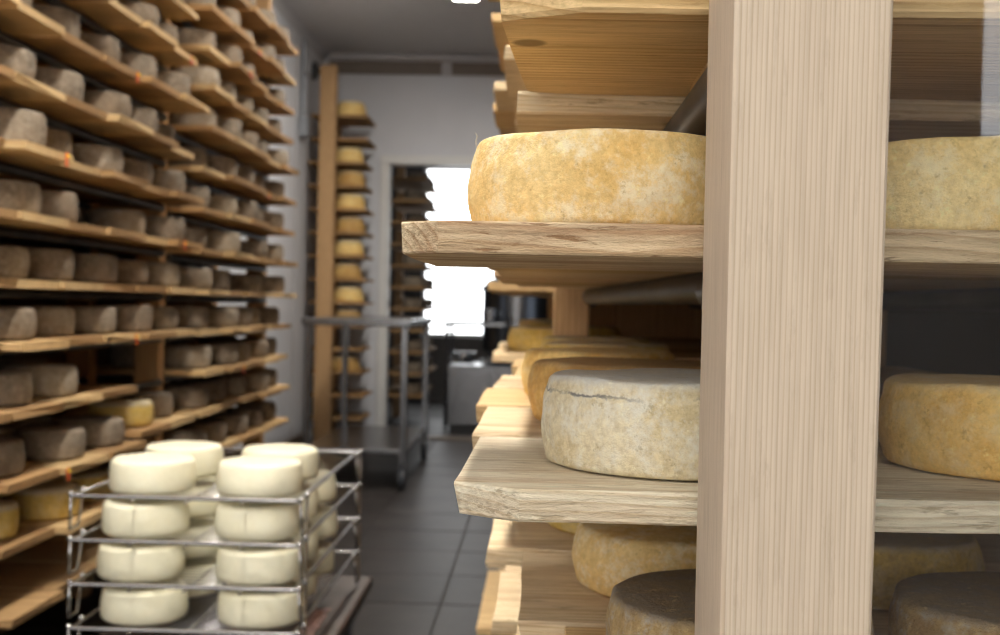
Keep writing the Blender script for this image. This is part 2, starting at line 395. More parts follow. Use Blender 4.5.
struct('wall_back', MB().box(XL - .1, DX0, YB, YB + .12, -.006, ZC).box(DX1, XR + .1, YB, YB + .12, -.006, ZC).box(DX0, DX1, YB, YB + .12, DZ, ZC), 'wall')
WA = (-1.40, 0.75, 0.75, 2.60); WB = (1.27, 2.2, 1.60, 2.75)  # openings for the two added glowing panels
rw = MB()
xs = [XL - .1, WA[0], WA[1], WB[0], WB[1], XA + .1]
for k in range(5):
    if k == 1: rw.box(xs[1], xs[2], YR - .1, YR, -.006, WA[2]).box(xs[1], xs[2], YR - .1, YR, WA[3], ZC)
    elif k == 3: rw.box(xs[3], xs[4], YR - .1, YR, -.006, WB[2]).box(xs[3], xs[4], YR - .1, YR, WB[3], ZC)
    else: rw.box(xs[k], xs[k + 1], YR - .1, YR, -.006, ZC)
struct('wall_front', rw, 'wall')
M['rear_glow'] = emit('rear_glow_pane', (1.0, 0.98, 0.95), REAR_GLOW)  # added frontal fill light, not a known window
M['rear_glow_high'] = emit('rear_glow_high_pane', (0.93, 0.96, 1.0), REAR_GLOW * .9)  # added so that the glass by the post shows a pale reflection
for k, W in enumerate((WA, WB)):
    wo = struct('window_%d' % (k + 1), MB().box(W[0] + .03, W[1] - .03, YR - .07, YR - .06, W[2] + .03, W[3] - .03), ('rear_glow', 'rear_glow_high')[k])  # unseen glowing panels added in the wall behind the camera
    f = MB()
    f.box(W[0], W[0] + .03, YR - .08, YR - .02, W[2], W[3]).box(W[1] - .03, W[1], YR - .08, YR - .02, W[2], W[3])
    f.box(W[0] + .03, W[1] - .03, YR - .08, YR - .02, W[2], W[2] + .03).box(W[0] + .03, W[1] - .03, YR - .08, YR - .02, W[3] - .03, W[3])
    link('window_frame', f.mesh('window_frame', 'white_paint'), (0, 0, 0), wo)  # surround of an added glowing panel
# door frame of the opening in the back wall
df = MB()
df.cbox(DX0 - .08, DX0, YB - .03, YB - .001, 0, DZ, .006).cbox(DX1, DX1 + .08, YB - .03, YB - .001, 0, DZ, .006)
df.cbox(DX0 - .08, DX1 + .08, YB - .03, YB - .001, DZ, DZ + .075, .006)
struct('trim_1', df, 'white_paint')
struct('trim_2', MB().box(DX0, DX1, YB - .02, YB + .14, 0, .02), 'fascia')
# coved strip and brown fascia under the ceiling along the back wall, coved corner
struct('trim_3', MB().cbox(XL + .055, XR, YB - .10, YB - .001, ZC - .055, ZC - .001, .012), 'trim')
fa = MB().box(XL + .06, -0.82, YB - .06, YB - .001, ZC - .15, ZC - .056).box(-0.74, XR, YB - .06, YB - .001, ZC - .15, ZC - .056)
struct('trim_4', fa, 'fascia')
struct('trim_5', MB().cbox(-0.82, -0.74, YB - .075, YB - .001, ZC - .155, ZC - .056, .004), 'trim')
cv = []
for k in range(7):
    a = math.pi / 2 * k / 6
    cv.append((XL + .06 - .06 * math.cos(a), ZC - .06 + .06 * math.sin(a)))
cvv = [(XL, 0, ZC)] + [(x, 0, z) for x, z in cv]
mb = MB()
vv = [(x, YR, z) for x, _, z in cvv] + [(x, YB, z) for x, _, z in cvv]; n = len(cvv)
mb.add(vv, [(0, k, k + 1) for k in range(1, n - 1)] + [(n, n + k + 1, n + k) for k in range(1, n - 1)] + [(k, n + k, n + k + 1, k + 1) for k in range(1, n - 1)])
struct('trim_6', mb, 'trim')
struct('trim_7', MB().cbox(XL, XL + .05, YB - .06, YB - .001, 0, ZC - .15, .015), 'trim')
# vertical seams of the wall panels
for k, y in enumerate((6.3, 7.5, 8.6)):
    struct('trim_%d' % (8 + k), MB().box(XL, XL + .004, y - .012, y + .012, 0, ZC - .07), 'trim')
struct('baseboard_left', MB().cbox(XL, XL + .02, 5.9, YB - .061, 0, .10, .004), 'fascia')

# ------------------------------------------------------------------ room beyond the door
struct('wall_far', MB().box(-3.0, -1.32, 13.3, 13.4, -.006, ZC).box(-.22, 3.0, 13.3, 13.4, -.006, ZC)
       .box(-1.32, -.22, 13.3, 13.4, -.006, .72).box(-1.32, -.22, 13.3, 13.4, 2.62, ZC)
       .box(-3.0, -2.9, YB + .12, 13.3, -.006, ZC).box(2.9, 3.0, YB + .12, 13.3, -.006, ZC), 'wall_shade')
struct('ceiling_far', MB().box(-3, 3, YB + .12, 13.4, ZC, ZC + .1), 'ceiling')
M['far_pane'] = emit('bright_pane', (0.97, 0.99, 1.0), FAR_WINDOW)
wo = struct('window_3', MB().box(-1.28, -.26, 13.36, 13.37, .76, 2.58), 'far_pane')
f = MB().box(-1.32, -1.28, 13.33, 13.38, .72, 2.62).box(-.26, -.22, 13.33, 13.38, .72, 2.62).box(-1.28, -.26, 13.33, 13.38, .72, .76).box(-1.28, -.26, 13.33, 13.38, 2.58, 2.62)
f.box(-1.28, -.26, 13.34, 13.355, 2.32, 2.35)
link('window_frame', f.mesh('window_frame', 'white_paint'), (0, 0, 0), wo)

# ------------------------------------------------------------------ cheese meshes
def cheese_prof(r, h, er=0.010, bulge=0.004, rings=7, top_in=0.0):
    """Profile of a wheel centred on its middle: flat faces, rounded shoulders, bulging side."""
    pr = [(0, -h / 2), (r * .5, -h / 2), (r - er, -h / 2)]
    for k in range(1, 4):
        a = math.pi / 2 * k / 4; pr.append((r - er + er * math.sin(a), -h / 2 + er - er * math.cos(a)))
    for k in range(rings + 1):
        t = k / rings; z = -h / 2 + er + (h - 2 * er) * t
        pr.append((r + bulge * math.sin(math.pi * t) - top_in * t, z))
    for k in range(1, 4):
        a = math.pi / 2 * k / 4; pr.append((r - top_in - er + er * math.cos(a), h / 2 - er + er * math.sin(a)))
    pr += [(r - top_in - er, h / 2), (r * .5, h / 2), (0, h / 2)]
    return pr
def cheese_mesh(name, r, h, mat, seg=40, rough=0.0012, seed=0, **kw):
    mb = MB().lathe(cheese_prof(r, h, **kw), seg)
    out = []
    for x, y, z in mb.v:
        rr = math.hypot(x, y)
        n1 = noise.noise(Vector((x * 14, y * 14, z * 18 + seed * 7.3))); n2 = noise.noise(Vector((x * 60, y * 60, z * 70 + seed * 3.1)))
        d = rough * (n1 * 1.6 + n2 * 0.8) if rr > r * .3 else 0
        s = 1 + d / max(rr, 1e-4)
        nz = z + (rough * 1.3 * noise.noise(Vector((x * 18, y * 18, seed * 5.0 + 40))) if z > h * .3 else 0)
        out.append((x * s, y * s, nz))
    mb.v = out
    return mb.mesh(name, mat, True)

# ------------------------------------------------------------------ shelf boards
def board_mesh(name, L, W, T, mat, seed=0, seg=6, wob=0.003, cham=0.0025, corner=0.0, corner_back=0.0, wseg=3, cut=None, slant=0.0):
    """Sawn plank along X, origin at the centre; its left end (-X) is the free end. corner cuts the near left corner."""
    rs = random.Random(seed)
    def edge_front(u): return -W / 2 + wob * noise.noise(Vector((u * 9, seed * 2.7, 1))) 
    def edge_back(u): return W / 2 + wob * noise.noise(Vector((u * 9, seed * 2.7, 9)))
    us = sorted(set([-.5, .5] + [-.5 + 1.0 * k / seg for k in range(seg + 1)] + ([-.5 + .05 / L, -.5 + corner / L, -.5 + corner_back / L] if seg > 8 else []) + ([-.5 + cut[0] / L] if cut else [])))
    top = []; mb = MB(); rows = []
    for u in us:
        x = u * L
        yf, yb = edge_front(u), edge_back(u)
        dx = x + L / 2
        if cut and dx < cut[0]: yf += cut[1] * (1 - dx / cut[0])
        if corner and dx < corner * 2.2: yf += corner * .35 * (1 - dx / (corner * 2.2))
        if corner_back and dx < corner_back * 2: yb -= corner_back * .8 * (1 - dx / (corner_back * 2))
        zt = T / 2 + wob * .12 * noise.noise(Vector((u * 5, seed, 3))); zb = -T / 2 + wob * .12 * noise.noise(Vector((u * 5, seed, 7)))
        ce = cham
        row = [(x, yf, zb + ce), (x, yf, zt - ce), (x, yf + ce, zt)]
        for k in range(1, wseg): row.append((x, yf + (yb - yf) * k / wseg, zt))
        row += [(x, yb - ce, zt), (x, yb, zt - ce), (x, yb, zb + ce), (x, yb - ce, zb)]
        for k in range(wseg - 1, 0, -1): row.append((x, yf + (yb - yf) * k / wseg, zb))
        row.append((x, yf + ce, zb))
        rows.append(row)
    # the free end is a little ragged
    e = rows[0]; rows[0] = [(x + wob * 1.2 * noise.noise(Vector((y * 30, z * 60, seed))), y, z) for x, y, z in e]
    rows[0] = [(x + slant * (y / W + .5), y, z) for x, y, z in rows[0]]
    m = len(rows[0]); v = [q for r_ in rows for q in r_]; f = []
    for i in range(len(rows) - 1):
        for k in range(m):
            k2 = (k + 1) % m
            f.append((i * m + k, (i + 1) * m + k, (i + 1) * m + k2, i * m + k2))
    f.append(tuple(range(m))); f.append(tuple((len(rows) - 1) * m + k for k in range(m - 1, -1, -1)))
    mb.add(v, f)
    return mb.mesh(name, mat)

# ------------------------------------------------------------------ the plank rack that stands close on the right of the aisle
RW = 0.30; RT = 0.0205; RP = 0.306
R1Y0, R2Y0 = 0.75, 2.81
NB = 6
right_rack = thing('cheese_rack', (0.35, 2.7, 0), 'plank shelving rack with pale squared timber posts and round pipes carrying golden cheese wheels', 'rack')
RL = 0.82
rvars = [board_mesh('shelf_board', RL, RW, RT, m_, s_, 6) for s_, m_ in ((1, 'board'), (2, 'board_pale'), (3, 'board'), (4, 'board_mid'))]
RSH = [0.34, 0.50, 0.66, 0.82, 0.984, 1.152, 1.2885, 1.46, 1.62, 1.78, 1.94, 2.10]     # top faces of the shelves
special = {   # (shelf, board) -> left end x, mesh args
    (6, 0): (-0.0325, dict(mat='board_knot', seed=21, seg=30, wob=.0035, cut=(.055, .026), slant=.018, corner_back=.02, cham=.003)),
    (5, 0): (-0.0905, dict(mat='board_mid', seed=22, seg=30, wob=.0035, cham=.0012, cut=(.026, .024))),
    (4, 0): (-0.0520, dict(mat='board_bleached', seed=23, seg=30, wob=.005, cut=(.042, .028), cham=.0015)),
    (6, 1): (-0.024, dict(mat='board_pale', seed=24, seg=14, wob=.003)),
    (5, 1): (-0.057, dict(mat='board', seed=25, seg=14, wob=.004, corner=.03)),
    (4, 1): (-0.056, dict(mat='board_pale', seed=26, seg=14, wob=.006, corner=.03)),
    (4, 2): (-0.070, dict(mat='board', seed=27, seg=14, wob=.006, corner=.04)),
    (4, 3): (-0.060, dict(mat='board_mid', seed=33, seg=14, wob=.006, corner=.05)),
    (3, 0): (0.03, dict(mat='board', seed=28, seg=14, wob=.004)),
    (3, 1): (-0.012, dict(mat='board_pale', seed=29, seg=14, wob=.004)),
    (3, 2): (-0.055, dict(mat='board_pale', seed=30, seg=14, wob=.006, corner=.04)),
    (2, 2): (-0.02, dict(mat='board_pale', seed=31, seg=14, wob=.004)),
    (2, 3): (-0.055, dict(mat='board_pale', seed=32, seg=14, wob=.006)),
}
for bay, (y0, nb) in enumerate(((R1Y0, NB), (R2Y0, NB))):
    for s, zt in enumerate(RSH):
        for i in range(nb):
            yc_ = y0 + RW / 2 + RP * i
            key = (s, i) if bay == 0 else None
            if key in special:
                xe, kw = special[key]; kw = dict(kw); L_ = RL
                me = board_mesh('shelf_board', L_, RW - .004, RT, kw.pop('mat'), kw.pop('seed'), **kw); rz = 0
            else:
                xe = (-0.05 if bay == 0 else -0.115) + rnd.uniform(-.018, .018)
                me = rnd.choice(rvars); rz = rnd.uniform(-.004, .004)
            lift = .0155 if key == (6, 0) else .006 if (s == 5 and bay == 0 and i > 0) else 0
            link('shelf_board', me, (xe + RL / 2, yc_, zt - RT / 2 + lift), right_rack, (0, 0, rz))
PR = 0.0165
for n_, zt in enumerate(RSH):
    for x in (0.150, 0.62):
        z_ = zt - RT - PR - .0008
        if n_ == 5:      # the eye-level row: a short pipe under the first board, then a pipe set askew a little higher
            link('pipe', MB().tube([(0, 0, 0), (0, .29, 0)], PR, 20).mesh('pipe', 'galv', True, .6), (x, 0.748, z_), right_rack)
            link('pipe', MB().tube([(.020 if x < .2 else 0, 0, 0), (-.042 if x < .2 else 0, 1.58, 0)], PR, 20).mesh('pipe', 'galv', True, .6), (x, 1.058, z_ + .006), right_rack)
        else:
            xx = .121 if (n_ == 6 and x < .2) else x
            link('pipe', MB().tube([(0, 0, 0), (0, 1.88, 0)], PR, 20).mesh('pipe', 'galv', True, .6), (xx, 0.748, z_), right_rack)
        link('pipe', MB().tube([(0, 0, 0), (0, 1.875, 0)], PR, 12).mesh('pipe', 'galv', True, .6), (x - .03, 2.79, z_), right_rack)
for x in (.150, .62):    # slips of wood that raise the first board of the upper row
    link('shim', MB().cbox(-.03, .03, -.10, .10, -.0075, .0075, .001).mesh('shim', 'board'), (x, .90, RSH[6] - RT + .0076), right_rack)
# near post: planed squared timber with eased arrises, a touch narrower towards the foot
def near_post():
    x0, x1, y0, y1, z0, z1 = .0996, .1812, .640, .7435, 0.0, 2.6
    b = .0018; mb = MB(); rows = []
    for z in [z0, .7, .9, 1.0, 1.1, 1.2, 1.3, 1.5, z1]:
        sl = .0150 * (z - 1.1)                      # the right arris is not quite parallel
        X1 = x1 + sl * .7
        rows.append([(x0 + b, y0, z), (X1 - b, y0, z), (X1, y0 + b, z), (X1, y1 - b, z), (X1 - b, y1, z), (x0 + b, y1, z), (x0, y1 - b, z), (x0, y0 + b, z)])
    m = 8; f = []
    for i in range(len(rows) - 1):
        for k in range(m):
            k2 = (k + 1) % m; f.append((i * m + k, i * m + k2, (i + 1) * m + k2, (i + 1) * m + k))
    f.append(tuple(range(m - 1, -1, -1))); f.append(tuple((len(rows) - 1) * m + k for k in range(m)))
    ox, oy, oz = (x0 + x1) / 2, (y0 + y1) / 2, 1.3
    mb.add([(x - ox, y - oy, z - oz) for r_ in rows for x, y, z in r_], f)
    return link('post', mb.mesh('post', 'post'), (ox, oy, oz), right_rack)
near_post()
pm = MB().cbox(-.04, .04, -.045, .045, -1.3, 1.3, .003).mesh('post', 'post_old')
for (x, y) in ((.070, 2.698), (.72, 2.698), (.070, 4.72), (.78, .69)):
    link('post', pm, (x, y, 1.3), right_rack)

# upright planks added to shut out the bright wall beyond the rack
plank_me = MB().cbox(-.0819, .0819, -.012, .012, -1.15, 1.15, .003).mesh('end_plank', 'post_old')
for k in range(5): link('end_plank', plank_me, (.20 + .164 * k, 4.79, 1.15), right_rack)
# golden wheels on the right rack
def put_cheese(name, me, x, y, ztop, h, label, group=None, rz=0.0, ry=0.0):
    o = link(name, me, (x, y, ztop + h / 2 + .0012), None, (0, ry, rz))
    return tag(o, label, 'cheese', group)
H1 = .060
big = lambda mat, seed, r=.0965, h=.062, **k: cheese_mesh('aged_cheese', r, h, mat, 120, .0016, seed, rings=16, er=.006, bulge=.0035, **k)
put_cheese('aged_cheese', big('rind_gold', 1), .047, .872, RSH[5], .062, 'mottled golden cheese wheel at the free plank end, half hidden by the timber post', rz=.4)
put_cheese('aged_cheese', big('rind_straw', 2), .300, .875, RSH[5], .062, 'straw-yellow cheese wheel behind the glass, on the plank at eye level', rz=2.1)
put_cheese('aged_cheese', big('rind_pale', 3, h=.065), .1035, .892, RSH[4], .065, 'pale bloomy cheese wheel with grey-white top and a dark crack under its rim', rz=1.0)
put_cheese('aged_cheese', big('rind_orange', 4, h=.065, r=.1), .367, .921, RSH[4], .065, 'orange-brown cheese wheel behind the glass with a dull pale top', rz=3.0)
put_cheese('aged_cheese', big('rind_mould', 5), .155, .915, RSH[3], .062, 'brown cheese wheel with dark top and blue-grey mould on its shoulder, below the pale plank', rz=.2)
put_cheese('aged_cheese', big('rind_mould', 6), .378, .93, RSH[3], .062, 'dark-topped brown cheese wheel low behind the glass', rz=4.0)
med = [cheese_mesh('aged_cheese', .095, .060, m_, 64, .0014, 10 + k, rings=8) for k, m_ in enumerate(('rind_amber', 'rind_yellow', 'rind_orange', 'rind_gold'))]
put_cheese('aged_cheese', med[3], .136, 1.212, RSH[3], .060, 'golden cheese wheel with flat sides tucked behind the brown mouldy wheel', rz=1)
put_cheese('aged_cheese', med[1], .345, 1.215, RSH[3], .060, 'yellow cheese wheel in shade behind the dark-topped wheel and the glass')
put_cheese('aged_cheese', med[0], .088, 1.205, RSH[4], .060, 'amber cheese wheel directly behind the pale bloomy wheel', rz=.7)
put_cheese('aged_cheese', med[2], .076, 1.512, RSH[4], .060, 'orange-sided cheese wheel, second behind the pale bloomy wheel', rz=2.7)
far_group = 'golden wheels set back in the row'
far_label = 'golden-yellow cheese wheel set back in the row behind the amber and orange wheels'
for (x, y) in ((.10, 1.82), (.10, 2.12), (.02, 3.0), (.12, 3.27), (.06, 3.9), (.02, 4.5)):
    put_cheese('aged_cheese', med[rnd.choice((1, 3))], x, y, RSH[4], .060, far_label, far_group, rnd.uniform(0, 6))
for (x, y) in ((.11, 1.52), (.12, 1.83)):
    put_cheese('aged_cheese', med[1], x, y, RSH[3], .060, 'yellow cheese wheel in the low shaded row under the pale planks', 'yellow wheels in the low shaded row', rnd.uniform(0, 6))
# a thread of cheesecloth standing up from the rim of the golden wheel
tp = [(-.0455, .862, RSH[5] + .052), (-.0475, .861, RSH[5] + .059), (-.0485, .860, RSH[5] + .064), (-.0475, .859, RSH[5] + .068), (-.0490, .858, RSH[5] + .070)]
tag(link('loose_thread', MB().tube(tp, .0003, 5).mesh('loose_thread', 'thread', True)), 'fine pale thread standing up from the rim of the golden wheel', 'thread')

# glass pane in front of the bay to the right of the post
M['glass'] = thin_glass('clear_glass')
gp = link('glass_door', MB().cbox(-.298, .298, -.008, .008, 0, .02, .002).mesh('glass_door', 'steel_dark'), (.50, .700, .20), right_rack)
gp['label'] = 'clear glass door panel beside the timber post'
link('pane', MB().box(-.310, .297, -.002, .002, .02, 1.6).mesh('pane', 'glass'), (.50, .700, .20), gp)
for x in (.35, .68): link('bracket', MB().box(-.02, .02, -.006, .006, -.20, 0).mesh('bracket', 'steel_dark'), (x, .700, .20), gp)

# ------------------------------------------------------------------ the long plank rack of grey cheeses across the aisle
LXF, LL, LW, LP = -1.22, 0.46, 0.298, 0.310
left_rack = thing('cheese_rack', (-1.5, 4.0, 0), 'tall dark plank rack crowded with grey mouldy cheese wheels along the wall', 'rack')
lvars = [board_mesh('shelf_board', LL, LW, .020, m_, 40 + s_, 3, wob=.006, cham=.002, wseg=1, corner=c_) for s_, (m_, c_) in
         enumerate((('board_old', 0), ('board', .03), ('board_old', .02), ('board', 0), ('board_old', .04)))]
B1 = [.34, .50, .655, .825, .986, 1.135, 1.293, 1.456, 1.615, 1.782, 1.95, 2.115, 2.28, 2.44]
B2 = [.35, .515, .68, .83, .98, 1.13, 1.283, 1.435, 1.585, 1.735, 1.885, 2.03, 2.178, 2.325]
Y1, Y2 = 2.12, 4.372
PITCH = (LP, LP)
small = {}
for kind, mat in (('grey', 'rind_grey'), ('brown', 'rind_brown'), ('light', 'rind_light'), ('yellow', 'rind_yellow')):
    small[kind] = [cheese_mesh('aged_cheese', r, h, mat, 32, .0018, 50 + k, rings=5, bulge=.003, er=.012) for k, (r, h) in enumerate(((.092, .084), (.086, .080), (.098, .078)))]
SH = [.084, .080, .078]; SR = [.095, .089, .101]
LOOK = {'grey': 'grey speckled', 'brown': 'dark brown', 'light': 'light grey dusty', 'yellow': 'yellow-sided'}
ORD = ['same', 'first', 'second', 'third', 'fourth', 'fifth', 'sixth', 'seventh', 'eighth', 'ninth', 'tenth', 'eleventh', 'twelfth', 'thirteenth', 'fourteenth']
BAY = ['bay beside wire trays', 'bay by the conduit']
def small_cheese(kind, k, x, y, zt, bay=0, s=1, row='front'):
    o = link('aged_cheese', small[kind][k], (x, y, zt + SH[k] / 2 + .0030), None, (0, 0, rnd.uniform(0, 6)))
    if s <= 1 and kind == 'yellow': lab = 'yellow-sided cheese wheel, %s row, low shelf of the tall rack, %s' % (row, BAY[bay])
    elif s <= 1: lab = '%s cheese wheel, %s row, low shelf among yellow wheels, %s' % (LOOK[kind], row, BAY[bay])
    else: lab = '%s cheese wheel, %s row, %s shelf above yellow wheels, %s' % (LOOK[kind], row, ORD[s - 1], BAY[bay])
    return tag(o, lab, 'cheese', '%s wheels, %s row, shelf %s, %s' % (LOOK[kind], row, ORD[s], BAY[bay]))
def pick(): return rnd.choices(('grey', 'brown', 'light'), (5, 3, 2))[0]
front_edges = {}
for bay, (y0, nb, lev) in enumerate(((Y1, 7, B1), (Y2, 5, B2))):
    for s, zt in enumerate(lev):
        n0 = nb
        if bay == 0 and s in (1, 2, 3): n0 = 5
        for i in range(n0):
            yc_ = y0 + PITCH[bay] * (i + .5)
            xe = LXF + rnd.uniform(-.03, .022)
            front_edges[(bay, s, i)] = xe
            link('shelf_board', rnd.choice(lvars), (xe - LL / 2, yc_, zt - .010), left_rack, (0, 0, math.pi + rnd.uniform(-.012, .012)))
            if s == 0: continue
            if bay == 0 and i < 1: continue
            if s >= len(lev) - 1 and bay == 0: continue
            kind = pick()
            if bay == 0 and s == 1: kind = 'yellow'
            if bay == 1 and s == 2 and i == 0: kind = 'brown'
            fx, kf = xe - .12, 0
            if rnd.random() < .94:
                k = rnd.randrange(3)
                fx = xe - .018 - SR[k] - rnd.uniform(0, .02); kf = k
                small_cheese(kind, k, fx, yc_ + rnd.uniform(-.02, .02), zt, bay, s)
            if rnd.random() < .72 and s < 9:
                k = rnd.randrange(2)
                small_cheese(pick() if kind != 'yellow' else 'yellow', k, fx - SR[kf] - SR[k] - .008, yc_ + rnd.uniform(-.03, .03), zt, bay, s, 'rear')
# two boards that bridge towards the post on one low shelf, with a yellow wheel
for i, y in enumerate((3.832, 4.140)):
    link('shelf_board', lvars[i], (LXF - .01 - LL / 2, y, .68 - .010), left_rack, (0, 0, math.pi))
small_cheese('yellow', 2, LXF - .13, 3.85, .68, 0, 2); small_cheese('brown', 0, LXF - .15, 4.14, .68, 0, 2)
lp1 = MB().tube([(0, 0, 0), (0, 2.20, 0)], .014, 10).mesh('pipe', 'galv', True, .6)
lp2 = MB().tube([(0, 0, 0), (0, 1.55, 0)], .014, 10).mesh('pipe', 'galv', True, .6)
for zt in B1:
    for x in (-1.37, -1.64): link('pipe', lp1, (x, 2.09, zt - .020 - .0150), left_rack)
for zt in B2:
    for x in (-1.37, -1.64): link('pipe', lp2, (x, 4.37, zt - .020 - .0150), left_rack)
lpm = MB().cbox(-.045, .045, -.034, .034, -1.4, 1.4, .004).mesh('post', 'post_old')
for y in (2.05, 4.331, 5.965):
    for x in (-1.42, -1.67): link('post', lpm, (x, y, 1.4), left_rack)
# dark backing planks added to stand in for shade between the shelves
bpm = MB().cbox(-.008, .008, -.1535, .1535, 0, 2.72, .002).mesh('shade_plank', 'shade_wood')
for k in range(13): link('shade_plank', bpm, (-1.727, 2.16 + .308 * k, 0), left_rack)
# tags on the board ends
def paper_tag(bay, s, i, dy, mat, lab, grp):
    lev = (B1, B2)[bay]; y0 = (Y1, Y2)[bay]
    z = lev[s] - .012; y = y0 + PITCH[bay] * (i + .5) + dy; x = front_edges[(bay, s, i)] + .0055
    t = thing('shelf_tag', (x, y, z), lab, 'tag', grp)
    link('slip', MB().box(-.0008, .0008, -.008, .008, -.022, .012).mesh('slip', mat), (x, y, z), t, (rnd.uniform(-.5, .5), 0, 0))
    link('pin', MB().lathe([(0, -.003), (.005, -.003), (.004, .002), (0, .003)], 10, axis='X').mesh('pin', 'tag_yellow', True), (x + .004, y, z + .004), t)
for (b_, s, i, dy) in ((0, 7, 2, .08), (0, 9, 4, .10), (0, 6, 6, -.08), (0, 4, 4, .09), (0, 2, 3, -.16)):
    paper_tag(b_, s, i, dy, 'tag', 'orange tag with yellow pin, %s shelf above yellow wheels, %s' % (ORD[s - 1], BAY[b_]), 'orange tags on plank ends')
for (b_, s, i, dy) in ((1, 11, 1, .02), (1, 8, 3, -.05), (1, 12, 2, .0), (0, 10, 6, .05), (1, 3, 1, 0)):
    paper_tag(b_, s, i, dy, 'tag_red', 'dark red tag with yellow pin, %s shelf above yellow wheels, %s' % (ORD[s - 1], BAY[b_]), 'red tags on plank ends')

# ------------------------------------------------------------------ fresh white cheeses in stacked wire trays on a low dolly
TX0, TX1, TY0, TY1 = -.995, -.512, 2.55, 3.41
TZ = [.389, .4845, .580, .676]
dolly = thing('dolly', (-.76, 2.98, 0), 'low dark brown dolly carrying stacked wire trays of fresh cheese', 'dolly')
link('deck', MB().cbox(-1.04, -.475, 2.48, 3.52, .255, .290, .006).mesh('deck', 'deck'), (0, 0, 0), dolly)
link('frame', MB().cbox(-1.02, -.495, 2.50, 2.55, .215, .255, .004).cbox(-1.02, -.495, 3.45, 3.50, .215, .255, .004)
     .cbox(-1.02, -.98, 2.55, 3.45, .215, .255, .004).cbox(-.535, -.495, 2.55, 3.45, .215, .255, .004).mesh('frame', 'steel_dark'), (0, 0, 0), dolly)
def caster(parent, x, y, ztop, r, wd=.032):
    c = link('caster', MB().box(-.03, .03, -.03, .03, ztop - .008, ztop).box(-wd / 2 - .008, -wd / 2 - .003, -.022, .022, r * .8, ztop - .008)
             .box(wd / 2 + .003, wd / 2 + .008, -.022, .022, r * .8, ztop - .008).mesh('caster', 'steel'), (x, y, 0), parent)
    wl = link('wheel', MB().lathe([(0, -wd / 2), (r * .55, -wd / 2), (r * .6, -wd / 2 + .004), (r * .72, -wd / 2 + .004), (r * .76, -wd / 2), (r * .93, -wd / 2), (r, -wd / 4), (r, wd / 4), (r * .93, wd / 2),
              (r * .76, wd / 2), (r * .72, wd / 2 - .004), (r * .6, wd / 2 - .004), (r * .55, wd / 2), (0, wd / 2)], 28, axis='X').mesh('wheel', 'rubber', True, .7), (x, y, r), c)
    return c
for x in (-.97, -.545):
    for y in (2.57, 3.43): caster(dolly, x, y, .215, .085)
def wire_tray(z, which):
    t = thing('wire_tray', ((TX0 + TX1) / 2, (TY0 + TY1) / 2, z), which + ' chrome wire tray in the stack of trays holding fresh white cheeses', 'wire tray', 'stacked chrome wire trays')
    x0, x1, y0, y1 = TX0, TX1, TY0, TY1
    rim = MB()
    for dz in (0,):
        rim.tube([(x0, y0, dz), (x1, y0, dz)], .0046, 8).tube([(x1, y0, dz), (x1, y1, dz)], .0046, 8).tube([(x1, y1, dz), (x0, y1, dz)], .0046, 8).tube([(x0, y1, dz), (x0, y0, dz)], .0046, 8)
    me = rim.mesh('rim', 'chrome', True, .8); o = link('rim', me, (0, 0, z - .0075), t)
    g = MB(); n = 30
    for k in range(1, n): g.tube([(x0, y0 + (y1 - y0) * k / n, 0), (x1, y0 + (y1 - y0) * k / n, 0)], .0013, 5)
    for k in range(1, 4): g.tube([(x0 + (x1 - x0) * k / 4, y0, -.003), (x0 + (x1 - x0) * k / 4, y1, -.003)], .0022, 5)
    o = link('wire_grid', g.mesh('wire_grid', 'chrome', True), (0, 0, z - .0150), t); o['kind'] = 'stuff'
    hgt = .0955 - .0205
    for sx in (-1, 1):
        for sy in (-1, 1):
            X = x0 if sx < 0 else x1; Y = y0 if sy < 0 else y1
            lg = MB()
            yin = Y - sy * .075; xin = X - sx * .0
            lg.tube([(X + sx * .008, Y - sy * .004, 0), (X + sx * .012, Y - sy * .010, -hgt), (X + sx * .012, Y - sy * .055, -hgt), (X + sx * .008, yin, 0)], .0036, 8)
            lg.lathe([(0, -.006), (.006, -.004), (.0075, 0), (.006, .004), (0, .006)], 12, (X + sx * .008, Y - sy * .004, .003))
            lg.lathe([(0, -.006), (.006, -.004), (.0075, 0), (.006, .004), (0, .006)], 12, (X + sx * .008, yin, .003))
            link('leg', lg.mesh('leg', 'chrome', True), (0, 0, z - .0075), t)
    return t
tier = ['lowest', 'second lowest', 'second highest', 'topmost']
for z, w_ in zip(TZ, tier): wire_tray(z, w_)
fresh = [cheese_mesh('fresh_cheese', .0955, .074, 'fresh', 56, .0012, 80 + k, rings=6, er=.013, bulge=.002, top_in=.003) for k in range(3)]
rows = [(2.685, (-.886, -.622)), (2.930, (-.872, -.626)), (3.180, (-.880, -.628))]
ROWN = ['end row away from steel trolley', 'middle row', 'end row towards steel trolley']
for k, z in enumerate(TZ):
    for j, (y, xs_) in enumerate(rows):
        if k == 3 and j == 2: continue
        for x in xs_:
            jx, jy = rnd.uniform(-.006, .006), rnd.uniform(-.006, .006)
            if k == 3 and x == -.886: jx += .012
            o = link('fresh_cheese', fresh[rnd.randrange(3)], (x + jx, y + jy, z + .0240), None, (0, 0, rnd.uniform(0, 6)))
            tag(o, 'creamy white cheese, %s wire tray, %s, %s' % (tier[k], ROWN[j], 'aisle side' if x > -.75 else 'rack side'), 'cheese', 'fresh white cheeses in the wire trays')
